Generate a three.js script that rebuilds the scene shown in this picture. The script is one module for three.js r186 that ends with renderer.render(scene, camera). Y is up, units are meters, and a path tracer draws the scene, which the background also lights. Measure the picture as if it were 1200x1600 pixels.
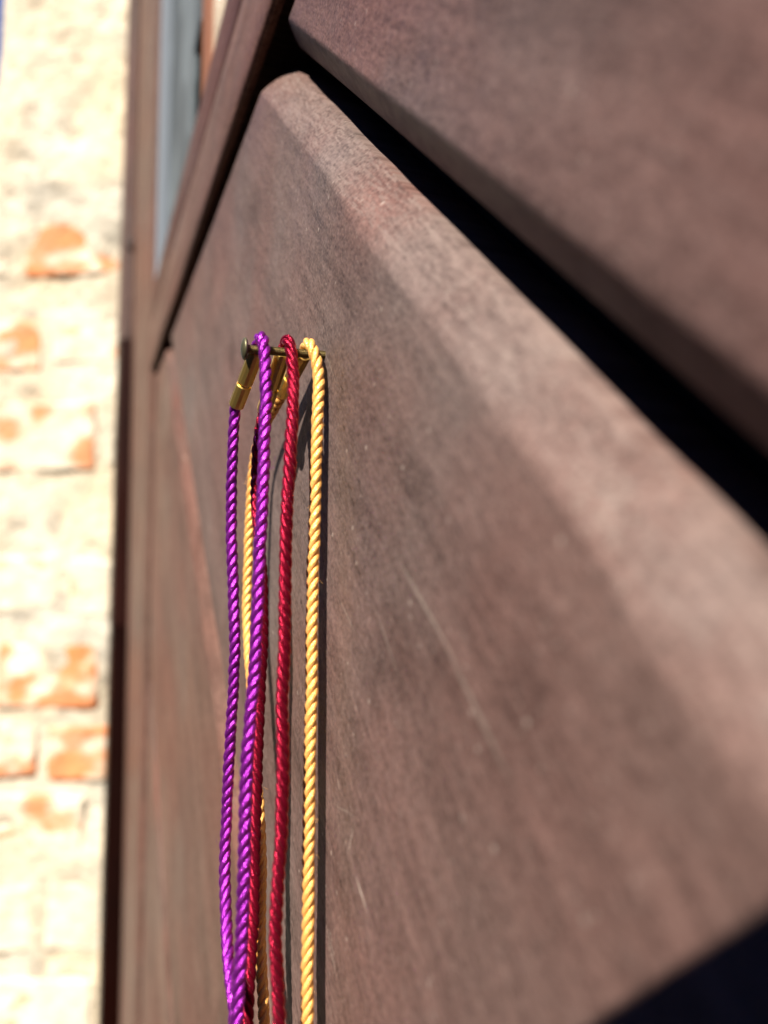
import * as THREE from 'three';
import { mergeGeometries, toCreasedNormals } from 'three/addons/utils/BufferGeometryUtils.js';
import { RoundedBoxGeometry } from 'three/addons/geometries/RoundedBoxGeometry.js';

// ------------------------------------------------------------------ camera, sky, sun, exposure
// Door face: the plane z = 0, outside towards +z. (0, 1.4, 0) is where the brass nail enters the door.
const V = (x, y, z) => new THREE.Vector3(x / 1000, 1.4 + y / 1000, z / 1000);      // millimetres from the nail's root
const scene = new THREE.Scene();
const CAM = V(168.4, -59.1, 55);
const FWD = new THREE.Vector3(-0.9170, 0.1097, -0.3836).normalize();
const RIGHT = new THREE.Vector3(0.3847, -0.0113, -0.9230).normalize();
const UPV = new THREE.Vector3(0.1056, 0.9939, 0.0319).normalize();
const camera = new THREE.PerspectiveCamera(69.65, 0.75, 0.01, 600);
camera.position.copy(CAM);
camera.quaternion.setFromRotationMatrix(new THREE.Matrix4().makeBasis(RIGHT, UPV, FWD.clone().negate()));
camera.focus = 0.186;
camera.userData.fStop = 6.6;

{ // clear blue sky: paler towards the horizon, the ground's mean tone below it
  const W = 256, H = 128, d = new Float32Array(W * H * 4);
  for (let r = 0; r < H; r++) for (let c = 0; c < W; c++) {
    const y = Math.sin(((r + 0.5) / H - 0.5) * Math.PI), k = (r * W + c) * 4, h = Math.pow(1 - Math.max(0, y), 4);
    const col = y > 0 ? [0.012 + 0.03 * h, 0.052 + 0.04 * h, 0.20 + 0.02 * h] : [0.010, 0.009, 0.008];
    d[k] = col[0]; d[k + 1] = col[1]; d[k + 2] = col[2]; d[k + 3] = 1;
  }
  const t = new THREE.DataTexture(d, W, H, THREE.RGBAFormat, THREE.FloatType);
  t.mapping = THREE.EquirectangularReflectionMapping; t.magFilter = t.minFilter = THREE.LinearFilter; t.needsUpdate = true;
  scene.background = t; scene.environment = t;
}
const SUN = new THREE.Vector3(0.92, 1.18, 1.0).normalize();
const sun = new THREE.DirectionalLight(new THREE.Color(1, 0.93, 0.83), 5.0);
sun.position.copy(V(0, 0, 0)).addScaledVector(SUN, 4); sun.target.position.copy(V(0, 0, 0));
sun.castShadow = true; sun.shadow.mapSize.set(4096, 4096); sun.shadow.bias = -0.0002;
Object.assign(sun.shadow.camera, { left: -1.6, right: 1.6, top: 1.6, bottom: -1.6, near: 0.5, far: 9 });
scene.add(sun, sun.target);
const renderer = new THREE.WebGLRenderer({ antialias: true });
renderer.toneMapping = THREE.LinearToneMapping; renderer.toneMappingExposure = 2.4;
renderer.shadowMap.enabled = true; renderer.shadowMap.type = THREE.PCFSoftShadowMap;

// ------------------------------------------------------------------ helpers
const creased = (g, a) => { g.scale(1e4, 1e4, 1e4); const c = toCreasedNormals(g, a); c.scale(1e-4, 1e-4, 1e-4); return c; };   // its vertex matching needs larger units
function rng(seed) { let a = seed >>> 0; return () => { a = (a + 0x6D2B79F5) | 0; let t = Math.imul(a ^ (a >>> 15), 1 | a); t = (t + Math.imul(t ^ (t >>> 7), 61 | t)) ^ t; return ((t ^ (t >>> 14)) >>> 0) / 4294967296; }; }
const smooth = (a, b, x) => { const t = Math.min(1, Math.max(0, (x - a) / (b - a))); return t * t * (3 - 2 * t); };
const lerp = (a, b, t) => a + (b - a) * t;
const PERM = (() => { const r = rng(11), p = new Float32Array(4096); for (let i = 0; i < 4096; i++) p[i] = r() * 2 - 1; return p; })();
const hash = (x, y, s) => PERM[(Math.imul(x, 374761) ^ Math.imul(y, 668265) ^ Math.imul(s, 974711) ^ (Math.imul(x + 31 * y, 9973) >>> 5)) & 4095];
const mod = (a, n) => ((a % n) + n) % n;
function noise(x, y, s = 0, px = 65536, py = 65536) {                              // value noise that repeats after px, py cells
  const ix = Math.floor(x), iy = Math.floor(y), fx = x - ix, fy = y - iy, u = fx * fx * (3 - 2 * fx), v = fy * fy * (3 - 2 * fy);
  const x0 = mod(ix, px), x1 = mod(ix + 1, px), y0 = mod(iy, py), y1 = mod(iy + 1, py);
  return lerp(lerp(hash(x0, y0, s), hash(x1, y0, s), u), lerp(hash(x0, y1, s), hash(x1, y1, s), u), v);
}
const fbm = (x, y, s, o = 4, px = 65536, py = 65536) => { let a = 0, k = 1, n = 0; for (let i = 0; i < o; i++) { a += k * noise(x, y, s + i, px, py); n += k; x *= 2; y *= 2; px *= 2; py *= 2; k *= 0.5; } return a / n; };
function tex(W, H, fill, srgb) {
  const d = new Uint8Array(W * H * 4), o = [0, 0, 0];
  const enc = (c) => { c = Math.min(1, Math.max(0, c)); return srgb ? (c <= 0.0031308 ? 12.92 * c : 1.055 * Math.pow(c, 1 / 2.4) - 0.055) * 255 : c * 255; };
  for (let y = 0; y < H; y++) for (let x = 0; x < W; x++) { fill(x, y, o); const k = (y * W + x) * 4; d[k] = enc(o[0]); d[k + 1] = enc(o[1]); d[k + 2] = enc(o[2]); d[k + 3] = 255; }
  const t = new THREE.DataTexture(d, W, H); t.wrapS = t.wrapT = THREE.RepeatWrapping; t.magFilter = THREE.LinearFilter; t.minFilter = THREE.LinearMipmapLinearFilter; t.generateMipmaps = true;
  if (srgb) t.colorSpace = THREE.SRGBColorSpace; t.needsUpdate = true; return t;
}
const used = {};
const numbered = (n) => { const k = used[n] = (used[n] ?? -1) + 1; return k ? n + '_' + String(k).padStart(3, '0') : n; };
function thing(name, label, category, at = new THREE.Vector3(), group) {
  const g = new THREE.Group(); g.name = numbered(name); g.position.copy(at); g.userData = { label, category }; if (group) g.userData.group = group; scene.add(g); return g;
}
function part(name, geo, mat, parent, label) {                                      // geometry given in world metres
  const m = new THREE.Mesh(geo, mat); m.name = name; m.castShadow = m.receiveShadow = true; if (label) m.userData.label = label;
  let off = new THREE.Vector3(); for (let p = parent; p && p !== scene; p = p.parent) off.add(p.position);
  if (!geo.userData.moved) { geo.translate(-off.x, -off.y, -off.z); geo.userData.moved = true; }
  parent.add(m); return m;
}
function struct(name, geo, mat) { const m = new THREE.Mesh(geo, mat); m.name = name; m.userData.kind = 'structure'; m.castShadow = m.receiveShadow = true; scene.add(m); return m; }
function grid(nu, nv, f, crease = 0) {                                          // f(i, j) -> [x, y, z, u, v] in metres
  const pos = [], uv = [], idx = [];
  for (let j = 0; j <= nv; j++) for (let i = 0; i <= nu; i++) { const p = f(i, j); pos.push(p[0], p[1], p[2]); uv.push(p[3], p[4]); }
  for (let j = 0; j < nv; j++) for (let i = 0; i < nu; i++) { const a = j * (nu + 1) + i, b = a + 1, c = a + nu + 1, d = c + 1; idx.push(a, b, d, a, d, c); }
  const g = new THREE.BufferGeometry(); g.setAttribute('position', new THREE.Float32BufferAttribute(pos, 3)); g.setAttribute('uv', new THREE.Float32BufferAttribute(uv, 2)); g.setIndex(idx); g.computeVertexNormals(); g.setAttribute('color', new THREE.Float32BufferAttribute(new Float32Array(pos.length).fill(1), 3)); return crease ? creased(g, crease) : g;
}
function boxUV(g, s = 1) { // uv in metres from position, by the dominant normal
  const p = g.attributes.position, n = g.attributes.normal, uv = [];
  for (let i = 0; i < p.count; i++) { const ax = Math.abs(n.getX(i)), ay = Math.abs(n.getY(i)), az = Math.abs(n.getZ(i)); const x = p.getX(i), y = p.getY(i), z = p.getZ(i);
    uv.push(...(az >= ax && az >= ay ? [y * s, x * s] : ax >= ay ? [y * s, z * s] : [z * s, x * s])); }
  g.setAttribute('uv', new THREE.Float32BufferAttribute(uv, 2)); g.setAttribute('color', new THREE.Float32BufferAttribute(new Float32Array(p.count * 3).fill(1), 3)); return g;
}
const slab = (x0, x1, y0, y1, z0, z1, r = 1.5) => { const g = new RoundedBoxGeometry((x1 - x0) / 1000, (y1 - y0) / 1000, (z1 - z0) / 1000, 3, r / 1000); const c = V((x0 + x1) / 2, (y0 + y1) / 2, (z0 + z1) / 2); g.translate(c.x, c.y, c.z); return boxUV(g); };

// ------------------------------------------------------------------ the stained wood
// One map of 0.41 m x 0.41 m, u along the grain; 0.2 mm a texel.
const WS = 0.41, WN = 2048;
const specks = new Float32Array(WN * WN), scratch = new Float32Array(WN * WN);
{
  const R = rng(5);
  const stamp = (A, cx, cy, r, v) => { for (let y = Math.floor(cy - r - 1); y <= cy + r + 1; y++) for (let x = Math.floor(cx - r - 1); x <= cx + r + 1; x++) { const d = Math.hypot(x - cx, y - cy), k = mod(y, WN) * WN + mod(x, WN); const w = v * (1 - smooth(r - 0.6, r + 0.6, d)); if (w > A[k]) A[k] = w; } };
  for (let i = 0; i < 42000; i++) stamp(specks, R() * WN, R() * WN, 0.3 + R() * 1.0, 0.12 + 0.5 * R() * R());
  for (let i = 0; i < 900; i++) stamp(specks, R() * WN, R() * WN, 1 + R() * 1.8, 0.25 + 0.55 * R());
  for (let i = 0; i < 16; i++) { const x = R() * WN, y = R() * WN, n = 60 + R() * 160, l = 10 + R() * 22; for (let k = 0; k < n; k++) stamp(specks, x + (R() + R() - 1) * l * 1.6, y + (R() + R() - 1) * l * 0.6, 0.6 + R() * 1.2, 0.15 + 0.3 * R()); }
  const line = (x0, y0, x1, y1, w, v) => { const n = Math.ceil(Math.hypot(x1 - x0, y1 - y0)) * 2; for (let i = 0; i <= n; i++) { const t = i / n, e = Math.sin(Math.PI * Math.min(1, t * 1.15 + 0.03)); stamp(scratch, lerp(x0, x1, t) + noise(t * 9, x0) * 1.2, lerp(y0, y1, t), w * (0.5 + 0.6 * e), v * e * (0.55 + 0.45 * R())); } };
  for (let i = 0; i < 46; i++) { const a = (R() - 0.5) * 2.4, l = 15 + R() * R() * 190, x = R() * WN, y = R() * WN; line(x, y, x + l * Math.cos(a), y + l * Math.sin(a), 0.5 + R() * 0.5, 0.12 + 0.22 * R()); }
  // the scratches below the nail, in (along, across) of the board that carries it
  const at = (x, y) => [(x - y) / Math.SQRT2 / 1000 / WS * WN, (x + y) / Math.SQRT2 / 1000 / WS * WN];
  line(...at(19.4, -116.5), ...at(28.2, -123), 1.6, 0.95); line(...at(18.8, -106.5), ...at(14, -115.8), 0.9, 0.6);
  line(...at(8.2, -99.5), ...at(10, -103), 1.0, 0.6); line(...at(-5, 6), ...at(15, -18), 0.8, 0.28); line(...at(42, -52), ...at(72, -75), 2.0, 0.34); line(...at(60, -66), ...at(86, -90), 2.6, 0.24); line(...at(30, -60), ...at(48, -80), 1.4, 0.22); line(...at(96, 40), ...at(92, 28), 5, 0.3); line(...at(104, 22), ...at(104.6, 21), 4, 0.5); line(...at(10, -60), ...at(24, -70), 1.0, 0.3);
}
const wornLit = new Float32Array(WN * WN);                                             // bare pale fibres on the nail board's arris, also painted to brighten its sunlit bevel
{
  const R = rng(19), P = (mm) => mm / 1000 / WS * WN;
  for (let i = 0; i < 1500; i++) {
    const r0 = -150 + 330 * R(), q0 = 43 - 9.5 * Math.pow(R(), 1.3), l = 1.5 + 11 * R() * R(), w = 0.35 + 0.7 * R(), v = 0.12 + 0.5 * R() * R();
    for (let t = 0; t <= l; t += 0.09) { const x = P(r0 + t), y = P(q0 + 0.35 * noise(t / 4.5, i, 91)), rad = w * (0.35 + 0.65 * Math.sin(Math.PI * t / l)); for (let b = Math.floor(y - rad); b <= y + rad; b++) { const k = mod(b, WN) * WN + mod(Math.round(x), WN); wornLit[k] = Math.max(wornLit[k], v * (0.7 + 0.3 * R())); } }
  }
}
const woodHeight = new Float32Array(WN * WN);
function woodPixel(x, y, o) {
  const u = x / WN, v = y / WN, k = y * WN + x;
  const patch = fbm(u * 7, v * 9, 40, 4, 7, 9) , blot = fbm(u * 16, v * 22, 47, 3, 16, 22), warp = 0.9 * noise(u * 6, v * 12, 3, 6, 12);
  const band = noise(u * 5 + warp * 0.2, v * 64 + warp * 1.6, 21, 5, 64), streak = noise(u * 26, v * 230 + warp, 22, 26, 230);
  const fibre = noise(u * 180, v * 1024, 23, 180, 1024), grainy = noise(u * 700, v * 900, 24, 700, 900), mott = noise(u * 240, v * 300, 25, 240, 300);
  let tone = 1 + 0.14 * patch + 0.06 * blot + 0.13 * band + 0.15 * streak + 0.18 * fibre + 0.27 * grainy + 0.06 * mott - 0.2 * smooth(0.35, 0.8, noise(u * 420, v * 1100, 26, 420, 1100));
  const red = 0.5 + 0.75 * fbm(u * 5, v * 8, 60, 3, 5, 8), grey = Math.max(0, fbm(u * 6, v * 6, 66, 4, 6, 6) * 1.2 - 0.06) + Math.max(0, mott) * 0.12;
  const dark = smooth(0.28, 0.75, fbm(u * 11, v * 14, 71, 3, 11, 14)) * 0.3;
  tone *= 1 - dark;
  let r = lerp(0.106, 0.122, red), g = lerp(0.071, 0.067, red), b = lerp(0.061, 0.057, red);
  const gm = Math.min(0.6, grey); r = lerp(r, 0.108, gm); g = lerp(g, 0.088, gm); b = lerp(b, 0.080, gm);
  r *= tone; g *= tone; b *= tone;
  const s = specks[k] * 0.68, c = scratch[k] * 0.8;
  r = lerp(lerp(r, 0.34, s), 0.42, c); g = lerp(lerp(g, 0.28, s), 0.36, c); b = lerp(lerp(b, 0.24, s), 0.30, c);
  o[0] = r; o[1] = g; o[2] = b;
  woodHeight[k] = 0.5 + 0.12 * fibre + 0.13 * grainy + 0.10 * streak + 0.12 * mott + 0.25 * specks[k] - 0.3 * scratch[k];
}
const woodMap = tex(WN, WN, woodPixel, true);
const woodMapWornLit = tex(WN, WN, (x, y, o) => { woodPixel(x, y, o); const w = wornLit[y * WN + x]; if (w > 0) { o[0] = lerp(o[0], 0.20, w); o[1] = lerp(o[1], 0.152, w); o[2] = lerp(o[2], 0.134, w); } }, true);
woodMapWornLit.repeat.set(1 / WS, 1 / WS);
const woodBump = tex(WN, WN, (x, y, o) => { o[0] = o[1] = o[2] = woodHeight[y * WN + x]; });
const woodRough = tex(512, 512, (x, y, o) => { const u = x / 512, v = y / 512; const n = 0.47 + 0.10 * fbm(u * 9, v * 14, 81, 3, 9, 14) + 0.05 * noise(u * 128, v * 256, 84, 128, 256); o[0] = o[1] = o[2] = n; });
for (const t of [woodMap, woodBump, woodRough]) t.repeat.set(1 / WS, 1 / WS);
const wood = (tint = 0xffffff) => new THREE.MeshPhysicalMaterial({ color: new THREE.Color(tint).multiplyScalar(1.0), map: woodMap, bumpMap: woodBump, bumpScale: 0.00012, roughness: 1, roughnessMap: woodRough, specularIntensity: 0.13 });
const M = {
  woodWornLit: new THREE.MeshPhysicalMaterial({ map: woodMapWornLit, bumpMap: woodBump, bumpScale: 0.00012, roughness: 1, roughnessMap: woodRough, specularIntensity: 0.13 }),
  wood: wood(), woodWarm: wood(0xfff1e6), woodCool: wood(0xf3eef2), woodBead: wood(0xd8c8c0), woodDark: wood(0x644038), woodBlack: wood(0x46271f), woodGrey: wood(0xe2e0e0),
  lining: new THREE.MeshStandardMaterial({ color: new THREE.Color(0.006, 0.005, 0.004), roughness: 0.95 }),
};

// ------------------------------------------------------------------ the door: stile, rail, diagonal boards, window
const XL = -447, XR = 640, YT = 121, YB = -980;                                     // the boarded panel
const door = thing('wooden_door', 'brown stained wooden door of wide diagonal bevelled boards, seen along its face', 'door', new THREE.Vector3(0, 0.02, 0));
const S2 = Math.SQRT2, BEVEL = 10.8;
const boardRange = (q) => [Math.max(S2 * XL - q, q - S2 * YT), Math.min(S2 * XR - q, q - S2 * YB)];
function boardHeight(q, r, q0, q1, seed) {
  const x = (q + r) / S2, y = (q - r) / S2, w1 = BEVEL * (1 + 0.10 * noise(r / 33, 9, seed + 5));
  const t1 = Math.max(0, (w1 - (q1 - q)) / w1), t0 = Math.max(0, (7.3 - (q - q0)) / 7.3), te = Math.max(0, (4 - (YT - y)) / 4), tx = Math.max(0, (3 - (x - XL)) / 3);
  return -8.0 * Math.pow(t1, 1.34) - 6.4 * Math.pow(t0, 1.25) - 3.4 * te * te - 2 * tx * tx + (0.22 * noise(q / 46, r / 120, seed + 1) + 0.04 * noise(q / 9, r / 24, seed + 2)) * (1 - smooth(0, 0.2, t0)) + 0.25 * t1 * noise(r / 6, q / 5, seed + 3);
}
// q runs across the boards (up and towards the camera), r along them; the upper edge of a board may run a little off square
function boardGeometry(q0, q1at, du, dv, seed) {
  const NR = 300, rows = [];
  for (let i = 0; i <= 20; i++) rows.push(() => q0 + 8.5 * Math.pow(i / 20, 1.15));
  for (let i = 1; i <= 44; i++) rows.push((r) => lerp(q0 + 8.5, q1at(r) - 13, i / 44));
  for (let i = 1; i <= 34; i++) rows.push((r) => q1at(r) - 13 * (1 - i / 34));
  const nj = rows.length + 1;
  const g = grid(NR + 2, nj, (i, j) => {
    const jj = Math.min(rows.length - 1, Math.max(0, j - 1)), [a0, a1] = boardRange(rows[jj](0)), t = Math.pow(Math.min(1, Math.max(0, (i - 1) / NR)), 1.45);
    const r = lerp(a0, a1, t), q = rows[jj](r), edge = i === 0 || i === NR + 2 || j === 0 || j === nj;
    const p = V((q + r) / S2, (q - r) / S2, edge ? -21.5 : boardHeight(q, r, q0, q1at(r), seed));
    return [p.x, p.y, p.z, r / 1000 + du, q / 1000 + dv];
  }, 0.9);
  return g;
}
const edges = [[-606, -396], [-387.4, -171.4], [-162.8, 42.8], [51.2, 262], [270.6, 482], [490.6, 706]];
edges.forEach(([a, b], i) => part('board', boardGeometry(a, (r) => b - (i === 2 ? 0.0122 * Math.min(260, Math.max(-120, r + 20)) : 0) + 0.25 * noise(r / 14, 3, 40 + i), [0.13, 0.31, 0, 0.19, 0.07, 0.25][i], [0.05, 0.11, 0, 0.23, 0.36, 0.02][i], 100 + 7 * i), [M.woodWarm, M.woodWarm, M.woodWornLit, M.woodCool, M.wood, M.woodWarm][i], door));
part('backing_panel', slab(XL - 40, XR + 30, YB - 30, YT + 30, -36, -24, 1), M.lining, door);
// the lock stile at the far side, a little in winding; its outer face leans from 7 mm to 0 proud
part('stile', grid(40, 90, (i, j) => {
  const y = lerp(-1320, 900, j / 90), e = i === 0 || i === 40, s = i / 40, x = lerp(-680, -450, Math.min(1, Math.max(0, (i - 1) / 38)));
  let z = lerp(lerp(-0.5, 7, smooth(-560, 640, y)), 4, (x + 680) / 230) + 0.25 * noise(x / 40, y / 160, 3);
  const d = Math.min(x + 680, -450 - x); z -= 2.2 * Math.pow(Math.max(0, 1 - d / 4), 2);
  const p = V(x, y, e ? -36 : z); return [p.x, p.y, p.z, y / 1000, x / 1000 + 0.2];
}, 0.7), M.woodWarm, door);
const railProfile = [[152, -36], [152, -1.5], [127.6, -0.2], [126.9, 1.2], [126.4, 2.2], [126.6, 3.0], [127.4, 3.6], [128.8, 4], [140, 4.1], [153, 3.9], [163.6, 4], [165, 3.6], [165.8, 2.8], [166, 1], [166, -36]];
const lockRail = part('rail', grid(160, railProfile.length - 1, (i, j) => {            // the rail below the window, with a shadow gap behind its lower lip
  const x = lerp(-449.2, 640, Math.pow(i / 160, 1.3)), [y, z] = railProfile[j];
  const p = V(x, y + 0.15 * noise(x / 50, 2, 8), z + (z > 0 ? 0.2 * noise(x / 90, y / 20, 8) : 0)); return [p.x, p.y, p.z, x / 1000 + 0.07, y / 1000 + 0.1];
}, 0.7), M.woodWarm, door);
part('moulding', grid(120, 26, (i, j) => {
  const x = lerp(-449, 640, Math.pow(i / 120, 1.3)), e = j === 0 || j === 26, t = Math.min(1, Math.max(0, (j - 1) / 24)), y = lerp(166.4, 197, t);
  const z = 3.2 + 0.9 * Math.sin(t * Math.PI) - 1.6 * Math.pow(Math.max(0, t - 0.86) / 0.14, 2) - 1.4 * Math.pow(Math.max(0, 0.1 - t) / 0.1, 2);
  const p = V(x, y, e ? -30 : z); return [p.x, p.y, p.z, x / 1000 + 0.23, y / 1000 + 0.02];
}), M.woodBead, lockRail);
part('rail', slab(-449.4, 640, -1320, -983, -36, 3.6, 3), M.wood, door);
part('rail', slab(-449.4, 640, 780, 900, -36, 3.6, 3), M.wood, door);
part('stile', slab(640.5, 790, -1320, 900, -36, 4, 3), M.wood, door);

// window sash, pane and what hangs behind it
const sashMat = new THREE.MeshPhysicalMaterial({ color: new THREE.Color(0.145, 0.165, 0.19), roughness: 0.6, specularIntensity: 0.3, bumpMap: woodBump, bumpScale: 0.0002 });
const sash = part('window_sash', mergeGeometries([slab(-449, -440, 197.4, 779, -30, 2.0, 2), slab(-439.6, 640, 197.4, 204, -30, -1.5, 1.5)]), sashMat, door, 'pale blue grey painted window sash');
const putty = new THREE.MeshStandardMaterial({ color: new THREE.Color(0.30, 0.29, 0.31), roughness: 0.8 });
part('glazing_bead', grid(60, 8, (i, j) => { const x = lerp(-439, 640, i / 60), t = j / 8, p = V(x, 204.2 + 7 * t, -2.0 - 4 * t); return [p.x, p.y, p.z, x / 1000, t * 0.01]; }), putty, sash);
const flat = (pts, z0, z1) => { const g = new THREE.ExtrudeGeometry(new THREE.Shape(pts.map(([x, y]) => new THREE.Vector2(x / 1000, y / 1000))), { depth: (z1 - z0) / 1000, bevelEnabled: false }); const o = V(0, 0, z0); g.translate(o.x, o.y, o.z); return g; };
const frostReflectionMap = tex(512, 512, (x, y, o) => { const u = x / 512, v = y / 512, st = noise(u * 40, v * 3, 230, 40, 3) + 0.6 * noise(u * 90, v * 5, 231, 90, 5), d = smooth(0.12, 0.5, fbm(u * 9, v * 6, 233, 3, 9, 6)); const k = 0.75 + 0.1 * st + 0.55 * d; o[0] = 0.115 * k; o[1] = 0.135 * k; o[2] = 0.145 * k; }, true);  // dirt streaks, plus pale patches painted in as reflections on the glass
frostReflectionMap.repeat.set(2.5, 2.5);
part('pane', flat([[-439.5, 211], [-300, 211], [-302, 262], [-297, 301], [-271, 304], [-269, 430], [-272, 778], [-439.5, 778]], -9.5, -6.5), new THREE.MeshPhysicalMaterial({ map: frostReflectionMap, transmission: 0.15, thickness: 0, roughness: 0.55, specularIntensity: 0.135 }), sash, 'milky grey blue pane with dirt streaks and painted pale reflections');
part('glazing_bar', slab(-256, -221, 204.4, 778, -28, -5.5, 2.5), new THREE.MeshPhysicalMaterial({ color: new THREE.Color(0.20, 0.072, 0.026), roughness: 0.6, bumpMap: woodBump, bumpScale: 0.0002 }), sash, 'orange brown glazing bar');
part('pane', slab(-220.5, 639, 211.5, 778, -9.5, -6.5, 0.5), new THREE.MeshPhysicalMaterial({ color: new THREE.Color(0.92, 0.97, 0.97), transmission: 1, thickness: 0, roughness: 0.04 }), sash);
// the dark room behind the door
{
  const g = [];
  for (const [x0, x1, y0, y1, z0, z1] of [[-1000, 1100, -1400, 1200, -2060, -2000], [-1060, -1000, -1400, 1200, -2000, -60], [1100, 1160, -1400, 1200, -2000, -60], [-1000, 1100, 1200, 1260, -2000, -60], [-1000, -681, -1400, 1200, -120, -60], [791, 1100, -1400, 1200, -120, -60], [-681, 791, 901, 1200, -120, -60]]) g.push(slab(x0, x1, y0, y1, z0, z1, 2));
  struct('room_walls', mergeGeometries(g), new THREE.MeshStandardMaterial({ color: new THREE.Color(0.10, 0.085, 0.07), roughness: 0.95 }));
  struct('lintel', mergeGeometries([slab(-750, 1100, 902, 1260, -59, 60, 3), slab(792, 1160, -1400, 1260, -59.5, 20, 3)]), new THREE.MeshStandardMaterial({ color: new THREE.Color(0.42, 0.36, 0.28), roughness: 0.95 }));
  const gr = new THREE.PlaneGeometry(400, 400); gr.rotateX(-Math.PI / 2);
  struct('ground', gr, new THREE.MeshStandardMaterial({ color: new THREE.Color(0.05, 0.046, 0.042), roughness: 0.95, map: (() => { const t = tex(512, 512, (x, y, o) => { const n = 0.8 + 0.25 * fbm(x / 32, y / 32, 90, 5, 16, 16); o[0] = o[1] = o[2] = n; }, true); t.repeat.set(400, 400); return t; })() }));
}
// the post of the door frame, standing 18 mm proud of the door
{
  const f = thing('door_frame', 'dark brown door frame post between the door edge and the brick wall', 'door frame', new THREE.Vector3(-0.72, 0, 0));
  const post = (y0, y1, mat, s, label) => part('post', grid(14, 60, (i, j) => {
    const y = lerp(y0, y1, j / 60), prof = [[-684, -40], [-684, -4], [-684, 3], [-684.3, 9], [-684.8, 14], [-686, 16.6], [-688.5, 17.8], [-694, 18], [-704, 18], [-716, 18], [-730, 18], [-745, 18], [-752, 17], [-753, 10], [-753, -40]][i];
    const p = V(prof[0] + 0.5 * noise(y / 60, i / 4, s), y, prof[1] + 0.4 * noise(y / 130, 3, s)); return [p.x, p.y, p.z, y / 1000 + s * 0.1, (prof[0] + prof[1] * 2) / 1000];
  }), mat, f, label);
  post(230, 1000, M.woodGrey, 1, 'grey brown upper length of the post'); post(-90, 229.7, M.woodDark, 2); post(-1400, -90.3, M.woodBlack, 3, 'almost black lower length of the post');  // the lengths get darker downwards, from grey brown to almost black
  const bolt = new THREE.SphereGeometry(0.006, 20, 14); const bp = V(-683.5, 342, 8); bolt.scale(0.7, 1.4, 1); bolt.translate(bp.x, bp.y, bp.z);
  part('bolt_head', bolt, new THREE.MeshStandardMaterial({ color: 0x2a1c16, roughness: 0.6, metalness: 0.4 }), f);
}

// ------------------------------------------------------------------ the brick wall beyond the door
// t runs along the wall from the post towards the outer corner, n points out of it
const WT = new THREE.Vector3(-0.40, 0, 0.917).normalize(), WNRM = new THREE.Vector3(0.917, 0, 0.40).normalize();
const wallPoint = (t, y, n) => V(-750, y, 15).addScaledVector(WT, t / 1000).addScaledVector(WNRM, n / 1000);
const corner = (y) => 200 - 0.064 * y + 5 * noise(y / 60, 1, 31) + 2.5 * noise(y / 17, 2, 31);
const plasterMap = tex(1024, 1024, (x, y, o) => {
  const u = x / 1024, v = y / 1024, a = fbm(u * 8, v * 8, 110, 5, 8, 8), f = fbm(u * 60, v * 60, 120, 3, 60, 60), warm = 0.5 + fbm(u * 5, v * 6, 130, 3, 5, 6), st = smooth(0.22, 0.6, fbm(u * 14, v * 16, 140, 4, 14, 16));
  const k = (0.76 + 0.2 * a + 0.14 * f) * (1 - 0.34 * st);
  o[0] = k * lerp(0.61, 0.65, warm); o[1] = k * lerp(0.545, 0.53, warm); o[2] = k * lerp(0.43, 0.36, warm);
}, true);
const roughGrain = tex(512, 512, (x, y, o) => { const u = x / 512, v = y / 512; o[0] = o[1] = o[2] = 0.5 + 0.35 * fbm(u * 24, v * 24, 150, 4, 24, 24); });
plasterMap.repeat.set(2, 2); roughGrain.repeat.set(6, 6);
const plaster = new THREE.MeshStandardMaterial({ map: plasterMap, bumpMap: roughGrain, bumpScale: 0.004, roughness: 0.95 });
const brickMap = (seed, wash) => { const t = tex(512, 512, (x, y, o) => {
  const u = x / 512, v = y / 512, n = 0.9 + 0.25 * fbm(u * 12, v * 12, seed, 4, 12, 12), w = smooth(wash - 0.24, wash + 0.24, 0.5 + 0.75 * fbm(u * 7, v * 9, seed + 5, 4, 7, 9));
  const h = 0.5 + fbm(u * 5, v * 5, seed + 9, 2, 5, 5);
  o[0] = lerp(0.56, 0.62, w) * n; o[1] = lerp(lerp(0.20, 0.26, h), 0.55, w) * n; o[2] = lerp(lerp(0.07, 0.12, h), 0.42, w) * n;
}, true); t.repeat.set(5, 5); return t; };
const brickMat = [[160, 0.56], [180, 0.42], [200, 0.22]].map(([s, w]) => new THREE.MeshStandardMaterial({ map: brickMap(s, w), bumpMap: roughGrain, bumpScale: 0.003, roughness: 0.92 }));
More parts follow.
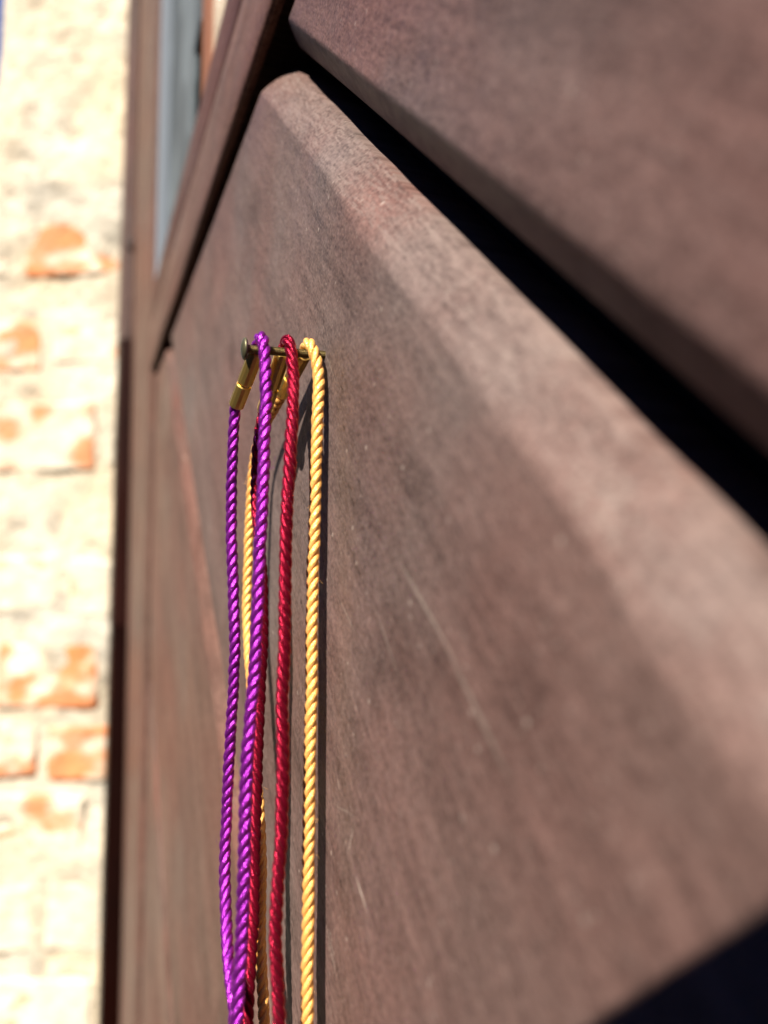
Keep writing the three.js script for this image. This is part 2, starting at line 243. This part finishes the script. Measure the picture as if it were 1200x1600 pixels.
{
  const wall = thing('brick_wall', 'sunlit rough brick and cream plaster wall beside the door, blurred', 'wall', new THREE.Vector3(-0.85, 0, 0.1));
  const NT = 90, NY = 330;
  part('plaster', grid(NT, NY, (i, j) => {
    const y = lerp(-1400, 1260, j / NY), T = corner(y), t = lerp(-40, T + 300, i / NT);
    const up = smooth(330, 420, y + 22 * noise(t / 40, 1, 33));                      // the plaster coat thickens above the bricks
    const lump = 7 * fbm(t / 70, y / 60, 34, 4) + 3.2 * fbm(t / 16, y / 14, 35, 3) - 5 * smooth(0.35, 0.7, fbm(t / 28, y / 20, 36, 2));
    let n = lump * (0.85 + 0.3 * up) + 11 * up - 2;
    let tt = t;
    if (t > T - 14) { const a = Math.min(1.5, (t - T + 14) / 26); tt = T - 14 + 26 * Math.sin(a) * 0.95; n -= 26 * (1 - Math.cos(a)) + Math.max(0, t - T + 14 - 39) * 1.1; }
    const p = wallPoint(tt, y, n); return [p.x, p.y, p.z, t / 1000, y / 1000];
  }), plaster, wall);
  const R = rng(77);
  // [lower edge, upper edge, [[from, to, coat, proud], ...]] of the courses, from the photograph
  const courses = [[332, 402, [[2, 126, 0, 7], [140, 240, 2, 5]]], [214, 282, [[96, 170, 0, 6], [2, 84, 2, 3]]], [92, 176, [[26, 165, 1, 7], [2, 14, 2, 3]]], [-82, -14, [[0, 52, 1, 6], [64, 180, 2, 8]]], [-188, -112, [[14, 132, 0, 8], [144, 200, 1, 6]]], [-266, -204, [[0, 72, 0, 7], [82, 190, 0, 6]]], [-356, -284, [[26, 140, 1, 6], [150, 210, 2, 5]]], [-452, -378, [[0, 66, 2, 6], [78, 200, 2, 7]]], [-548, -474, [[10, 130, 2, 7], [142, 220, 2, 5]]], [-640, -566, [[0, 70, 1, 6], [82, 210, 0, 6]]]];
  for (const [y0, y1, row] of courses) for (const [t0, t1, coat, proud] of row) {
    const g = new RoundedBoxGeometry((t1 - t0) / 1000, (y1 - y0) / 1000, 0.06, 5, 0.006), p = g.attributes.position, s = Math.floor(R() * 1000), tilt = (R() - 0.5) * 0.05;
    for (let i = 0; i < p.count; i++) { const a = p.getX(i) * 1000, b = p.getY(i) * 1000, c = p.getZ(i) * 1000; const d = 4.6 * noise(a / 24, b / 20, s) + 1.2 * noise(a / 8, b / 8, s + 1); p.setXYZ(i, (a + 2.5 * noise(b / 18, c / 20, s + 2)) / 1000, (b + a * tilt + 7 * noise(a / 26, c / 30, s + 3)) / 1000, (c + d * 0.8) / 1000); }
    g.computeVertexNormals(); const uv = g.attributes.uv; for (let i = 0; i < p.count; i++) uv.setXY(i, p.getX(i) + s * 0.013, p.getY(i) + s * 0.029);
    const c = wallPoint((t0 + t1) / 2, (y0 + y1) / 2, proud * 0.45 - 30 - 1.6);
    g.applyMatrix4(new THREE.Matrix4().makeBasis(WT.clone().negate(), new THREE.Vector3(0, 1, 0), WNRM).setPosition(c));
    part('brick', g, brickMat[coat], wall);
  }
}

// ------------------------------------------------------------------ the brass nail
const brassOld = new THREE.MeshStandardMaterial({ color: new THREE.Color(0.13, 0.095, 0.035), metalness: 0.9, roughness: 0.4, bumpMap: roughGrain, bumpScale: 0.0001 });
const patina = new THREE.MeshStandardMaterial({ color: new THREE.Color(0.13, 0.12, 0.065), metalness: 0.7, roughness: 0.45 });
const tip = V(-2, -0.5, 19), root = V(0.2, 0, -12), axis = tip.clone().sub(root).normalize();
const along = (g) => { g.applyQuaternion(new THREE.Quaternion().setFromUnitVectors(new THREE.Vector3(0, 1, 0), axis)); return g; };
{
  const n = thing('nail', 'round headed brass nail driven into the board, carrying three cords', 'nail', V(0, 0, 0));
  const L = root.distanceTo(tip), sh = along(new THREE.CylinderGeometry(0.00105, 0.00105, L, 24, 1)); const c = root.clone().lerp(tip, 0.5); sh.translate(c.x, c.y, c.z);
  part('shaft', sh, brassOld, n);
  const pr = [[0, -0.3], [1.0, -0.3], [2.2, -0.15], [2.62, 0.1], [2.75, 0.4], [2.6, 0.7], [2.0, 1.05], [1.1, 1.3], [0, 1.4]].map(([r, h]) => new THREE.Vector2(Math.max(r, 0.0001) / 1000, h / 1000));
  const hd = along(new THREE.LatheGeometry(pr, 40)); hd.translate(tip.x, tip.y, tip.z); part('head', hd, patina, n, 'dull greenish domed nail head');
}

// ------------------------------------------------------------------ the three twisted cords
const yarn = tex(256, 256, (x, y, o) => { const u = x / 256, v = y / 256; const s = 0.5 + 0.5 * Math.sin((u * 2 + v * 9) * 2 * Math.PI), f = noise(u * 64 + v * 18, v * 40, 210, 64, 40); o[0] = o[1] = o[2] = 0.45 + 0.2 * s + 0.3 * f; });
const silk = (c, spec, rough, metal) => new THREE.MeshPhysicalMaterial({ color: new THREE.Color(...c), roughness: rough, metalness: metal, specularColor: new THREE.Color(...spec), specularIntensity: 1, anisotropy: 0.85, anisotropyRotation: Math.PI / 2, bumpMap: yarn, bumpScale: 0.0001, sheen: 0.2, sheenRoughness: 0.4, sheenColor: new THREE.Color(...spec) });
const brass = new THREE.MeshStandardMaterial({ color: new THREE.Color(1.0, 0.68, 0.19), metalness: 1, roughness: 0.42, bumpMap: tex(64, 256, (x, y, o) => { const n = 0.5 + 0.5 * noise(x / 2, 3, 300, 32, 8); o[0] = o[1] = o[2] = n; }), bumpScale: 0.00006 });
const seamMat = new THREE.MeshStandardMaterial({ color: new THREE.Color(0.8, 0.6, 0.22), metalness: 1, roughness: 0.2 });
function plyTube(curve, len, hand, k, rad, ofs, lay, seed) {
  const n = Math.ceil(len / 0.00034), m = 14, fr = [];
  let N = null;
  for (let i = 0; i <= n; i++) {                                                    // parallel transport along the cord
    const t = i / n, P = curve.getPointAt(t), T = curve.getTangentAt(t), s = t * len * 1000, w = 0.00014 * smooth(3, 14, s) * smooth(3, 22, len * 1000 - s);
    P.x += w * (noise(s / 13, 1, seed + 40) + 0.5 * noise(s / 5, 1, seed + 43)); P.z += w * (noise(s / 13, 2, seed + 41) + 0.5 * noise(s / 5, 2, seed + 44));
    if (!N) N = new THREE.Vector3(0, 0, 1).addScaledVector(T, -T.z).normalize(); else N = N.clone().addScaledVector(T, -N.dot(T)).normalize();
    fr.push([P, T, N, new THREE.Vector3().crossVectors(T, N)]);
  }
  const C = fr.map(([P, T, A, B], i) => { const s = (i / n) * len, a = hand * 2 * Math.PI * s / lay + k * 2 * Math.PI / 3 + 0.22 * noise(s / 0.011, 1, seed), w = ofs * (1 + 0.09 * noise(s / 0.008, 2, seed + k)); return P.clone().addScaledVector(A, w * Math.cos(a)).addScaledVector(B, w * Math.sin(a)); });
  return grid(m, n, (i, j) => {
    const c = C[j], T = C[Math.min(n, j + 1)].clone().sub(C[Math.max(0, j - 1)]).normalize(), out = c.clone().sub(fr[j][0]); out.addScaledVector(T, -out.dot(T)).normalize();
    const side = new THREE.Vector3().crossVectors(T, out), a = (i / m) * 2 * Math.PI, s = (j / n) * len, r = rad * (1 + 0.05 * noise(s / 0.004, 5, seed + 3 * k));
    const p = c.clone().addScaledVector(out, r * 0.92 * Math.cos(a)).addScaledVector(side, r * 1.08 * Math.sin(a)); return [p.x, p.y, p.z, i / m, s / 0.004];
  });
}
const facet = (g) => creased(g, 0.2);
function necklace(name, label, mat, hand, path, claspA, claspB, seed, group) {
  const t = thing(name, label, 'cord necklace', V(0, 0, path[0][2]), group);
  const curve = new THREE.CatmullRomCurve3(path.map((p) => V(...p)), false, 'centripetal'); curve.arcLengthDivisions = 3000;
  const len = curve.getLength();
  for (let k = 0; k < 3; k++) part('strand', plyTube(curve, len, hand, k, 0.00076, 0.00080, 0.0084, seed), mat, t);
  const R = rng(seed), fz = [];                                                     // loose filaments standing off the yarn
  for (let k = 0; k < 90; k++) { const u = 0.06 + 0.9 * R(), P = curve.getPointAt(u), T = curve.getTangentAt(u), a = R() * 6.28, D = new THREE.Vector3(Math.cos(a), 0, Math.sin(a)).addScaledVector(T, 0.4), P0 = P.clone().addScaledVector(D, 0.0012), l = 0.0006 + 0.0014 * R();
    const P1 = P0.clone().addScaledVector(D, l * 0.6).addScaledVector(T, (R() - 0.5) * l), P2 = P1.clone().addScaledVector(T, (R() - 0.5) * 2 * l).addScaledVector(D, (R() - 0.3) * l * 0.6); fz.push(new THREE.TubeGeometry(new THREE.QuadraticBezierCurve3(P0, P1, P2), 5, 0.000022, 4)); }
  const fm = part('loose_fibres', mergeGeometries(fz), mat, t); fm.userData.kind = 'stuff';
  const A = V(...claspA), B = V(...claspB), ax = B.clone().sub(A), L = ax.length(); ax.normalize();
  const place = (g, s) => { g.applyQuaternion(new THREE.Quaternion().setFromUnitVectors(new THREE.Vector3(0, 1, 0), ax)); const c = A.clone().addScaledVector(ax, s); g.translate(c.x, c.y, c.z); return g; };
  const half = (h) => facet(new THREE.LatheGeometry([[1.35, 0], [1.85, 0.05], [2.0, 0.3], [2.0, h - 0.25], [1.88, h], [1.0, h]].map(([r, y]) => new THREE.Vector2(r / 1000, y / 1000)), 14));
  const mm = L * 1000, h1 = mm * 0.58 - 0.25, h2 = mm * 0.42 - 0.25;
  part('clasp', place(half(h1), 0), brass, t, 'shiny brass tube clasp'); part('clasp', place(half(h2), L - h2 / 1000), brass, t, 'shiny brass tube clasp');
  part('clasp_seam', place(new THREE.CylinderGeometry(0.00165, 0.00165, 0.0006, 32), h1 / 1000 + 0.00025), seamMat, t);
  return t;
}
const G = 'twisted cord necklaces hanging on the nail';
const purple = silk([0.33, 0.03, 0.40], [1, 0.6, 1], 0.22, 0.8), crimson = silk([0.22, 0.005, 0.022], [1, 0.5, 0.6], 0.21, 0.75), golden = silk([0.95, 0.49, 0.135], [1, 0.9, 0.65], 0.28, 0.4);
// each: [x, y, z] in mm from the clasp's foot down the far side, round the bottom, up the near side, over the nail, into the clasp's top
necklace('cord_necklace', 'purple twisted cord hanging outermost on the nail, beside its head', purple, 1,
  [[-15.5, -9.6, 18.3], [-17.3, -11.6, 18.5], [-19.6, -21.3, 18.5], [-23, -37.6, 18], [-22.8, -70.6, 17], [-25.2, -87, 17], [-29.1, -119.6, 17.5], [-26.3, -134.1, 18], [-16.2, -146.5, 18.6], [-8, -152.5, 19], [-5.5, -166, 19.6], [-6.5, -190, 20], [-5, -202, 20.2], [-1.5, -205, 20.4], [1.4, -198, 20.5], [2, -180, 20.9], [2.5, -149.2, 20.7], [2.5, -139.1, 20.2], [2.6, -126.3, 19.5], [2.8, -110.3, 19.4], [3.0, -90.1, 18.8], [3.2, -76.3, 17.7], [3.6, -55.0, 16.8], [3.6, -34.5, 16.0], [3.2, -16.3, 15.5], [2.6, -7.0, 15.5], [1.6, -0.4, 15.7], [0.6, 1.7, 15.8], [-1.3, 2.2, 15.9], [-3.4, 1.2, 16], [-5.2, -0.8, 16.2], [-7, -2.4, 16.5]],
  [-4.3, -0.1, 16.0], [-16.6, -10.8, 18.4], 401, G);
necklace('cord_necklace', 'dark red twisted cord hanging between the purple and the golden one', crimson, -1,
  [[-18, -9, 10.3], [-20.2, -11.6, 10.6], [-24.6, -19.9, 11], [-25.6, -35.4, 11], [-21.8, -57.6, 10], [-21.4, -70.8, 10], [-22.4, -87, 10.5], [-21.8, -102.8, 11], [-22.0, -126.1, 11.6], [-19.2, -144.7, 12.7], [-17.2, -157.1, 13.9], [-17.5, -190, 14], [-14, -214, 13], [-7, -222, 12.5], [1, -214, 12.2], [5, -190, 11.6], [6.8, -148.9, 12.5], [6.8, -136.0, 13.2], [6.8, -129.6, 13.4], [6.9, -110.1, 12.4], [7.1, -83.1, 12.1], [7.3, -69.2, 11.9], [7.6, -55.1, 11.8], [8.2, -34.9, 11.4], [6.2, -16.6, 10.0], [3.4, -6.5, 9.1], [1.7, -0.2, 9.2], [0.6, 1.8, 9.4], [-1.3, 2.3, 9.4], [-3.4, 1.4, 9.4], [-5.2, -0.4, 9.5], [-7, -1.8, 9.6]],
  [-4.2, 0.4, 9.4], [-19.4, -10.8, 10.5], 402, G);
necklace('cord_necklace', 'golden yellow twisted cord hanging innermost, closest to the door', golden, 1,
  [[-18.6, -4.6, 5], [-22, -6, 5.3], [-33, -9.5, 6], [-44, -16.5, 6.9], [-48.7, -34.6, 7.5], [-49.6, -63, 8], [-47.5, -72.2, 8], [-39.1, -94.6, 8.2], [-29.1, -114.2, 8.9], [-24.8, -127.5, 9.1], [-24.8, -142.7, 9.2], [-20.8, -163.3, 9.2], [-21, -190, 8.8], [-18, -214, 7.5], [-9, -222, 7], [-1, -212, 6.5], [2.4, -185, 5.8], [2.2, -152.7, 5.2], [2.2, -139.5, 5.1], [2.5, -112.3, 4.7], [2.9, -84.1, 4.4], [3.3, -55.0, 4.0], [3.7, -33.9, 3.5], [3.4, -15.3, 2.8], [2.6, -5.6, 2.5], [1.7, -0.2, 3.5], [0.6, 1.7, 4], [-1.3, 2.2, 4.1], [-3.4, 1.3, 4.1], [-5.2, 0, 4.2], [-7, -0.8, 4.3]],
  [-4.2, 0.6, 4.1], [-20.4, -5.4, 5.2], 403, G);

// ------------------------------------------------------------------ an added, unseen building across the lane: its shade keeps the lane and the joints of the door dark
{
  const h = thing('added_house', 'two storey rendered building added unseen across the lane to block sky light', 'added_house', new THREE.Vector3(0, 0, 6.6));
  const hb = (x0, x1, y0, y1, z0, z1) => { const g = new THREE.BoxGeometry(x1 - x0, y1 - y0, z1 - z0); g.translate((x0 + x1) / 2, (y0 + y1) / 2, (z0 + z1) / 2); return boxUV(g); };
  const render_ = new THREE.MeshStandardMaterial({ color: new THREE.Color(0.20, 0.16, 0.12), roughness: 0.95 });
  part('wall', hb(-9, 9, 0.002, 4.7, 4.2, 9), render_, h);
  const roof = new THREE.ExtrudeGeometry(new THREE.Shape([new THREE.Vector2(3.9, 4.7), new THREE.Vector2(9.3, 4.7), new THREE.Vector2(9.3, 4.86), new THREE.Vector2(6.6, 6.2), new THREE.Vector2(3.9, 4.86)]), { depth: 18.6, bevelEnabled: false });
  roof.rotateY(-Math.PI / 2); roof.translate(9.3, 0.003, 0); part('roof', roof, new THREE.MeshStandardMaterial({ color: new THREE.Color(0.17, 0.07, 0.04), roughness: 0.9 }), h);
  const shutter = new THREE.MeshStandardMaterial({ color: new THREE.Color(0.06, 0.045, 0.035), roughness: 0.7 });
  for (const x of [-6.5, -3.5, 3.2, 6.2]) for (const y of [1.0, 3.1]) part('window', hb(x - 0.5, x + 0.5, y, y + 1.2, 4.12, 4.199), shutter, h);
  part('door', hb(-0.6, 0.6, 0.006, 2.1, 4.12, 4.199), shutter, h);
}

// ------------------------------------------------------------------ the phone that takes the picture; its shadow fills the lower right corner
{
  const at = (r, u, f) => CAM.clone().addScaledVector(RIGHT, r / 1000).addScaledVector(UPV, u / 1000).addScaledVector(FWD, f / 1000);
  const ph = thing('smartphone', 'black smartphone held close to the door, outside the frame', 'phone', at(-22, -30.5, -8));
  const box = (w, h, d, r, c) => { const g = new RoundedBoxGeometry(w / 1000, h / 1000, d / 1000, 4, r / 1000); g.applyMatrix4(new THREE.Matrix4().makeBasis(RIGHT, UPV, FWD.clone().negate()).setPosition(c)); return g; };
  const dark = new THREE.MeshStandardMaterial({ color: 0x111214, roughness: 0.45 });
  part('body', box(76, 156, 8.6, 3.8, at(-22, -30.5, -8)), dark, ph); part('camera_bump', box(34, 40, 2.2, 1, at(-3, 2, -2.9)), dark, ph);
}

renderer.render(scene, camera);
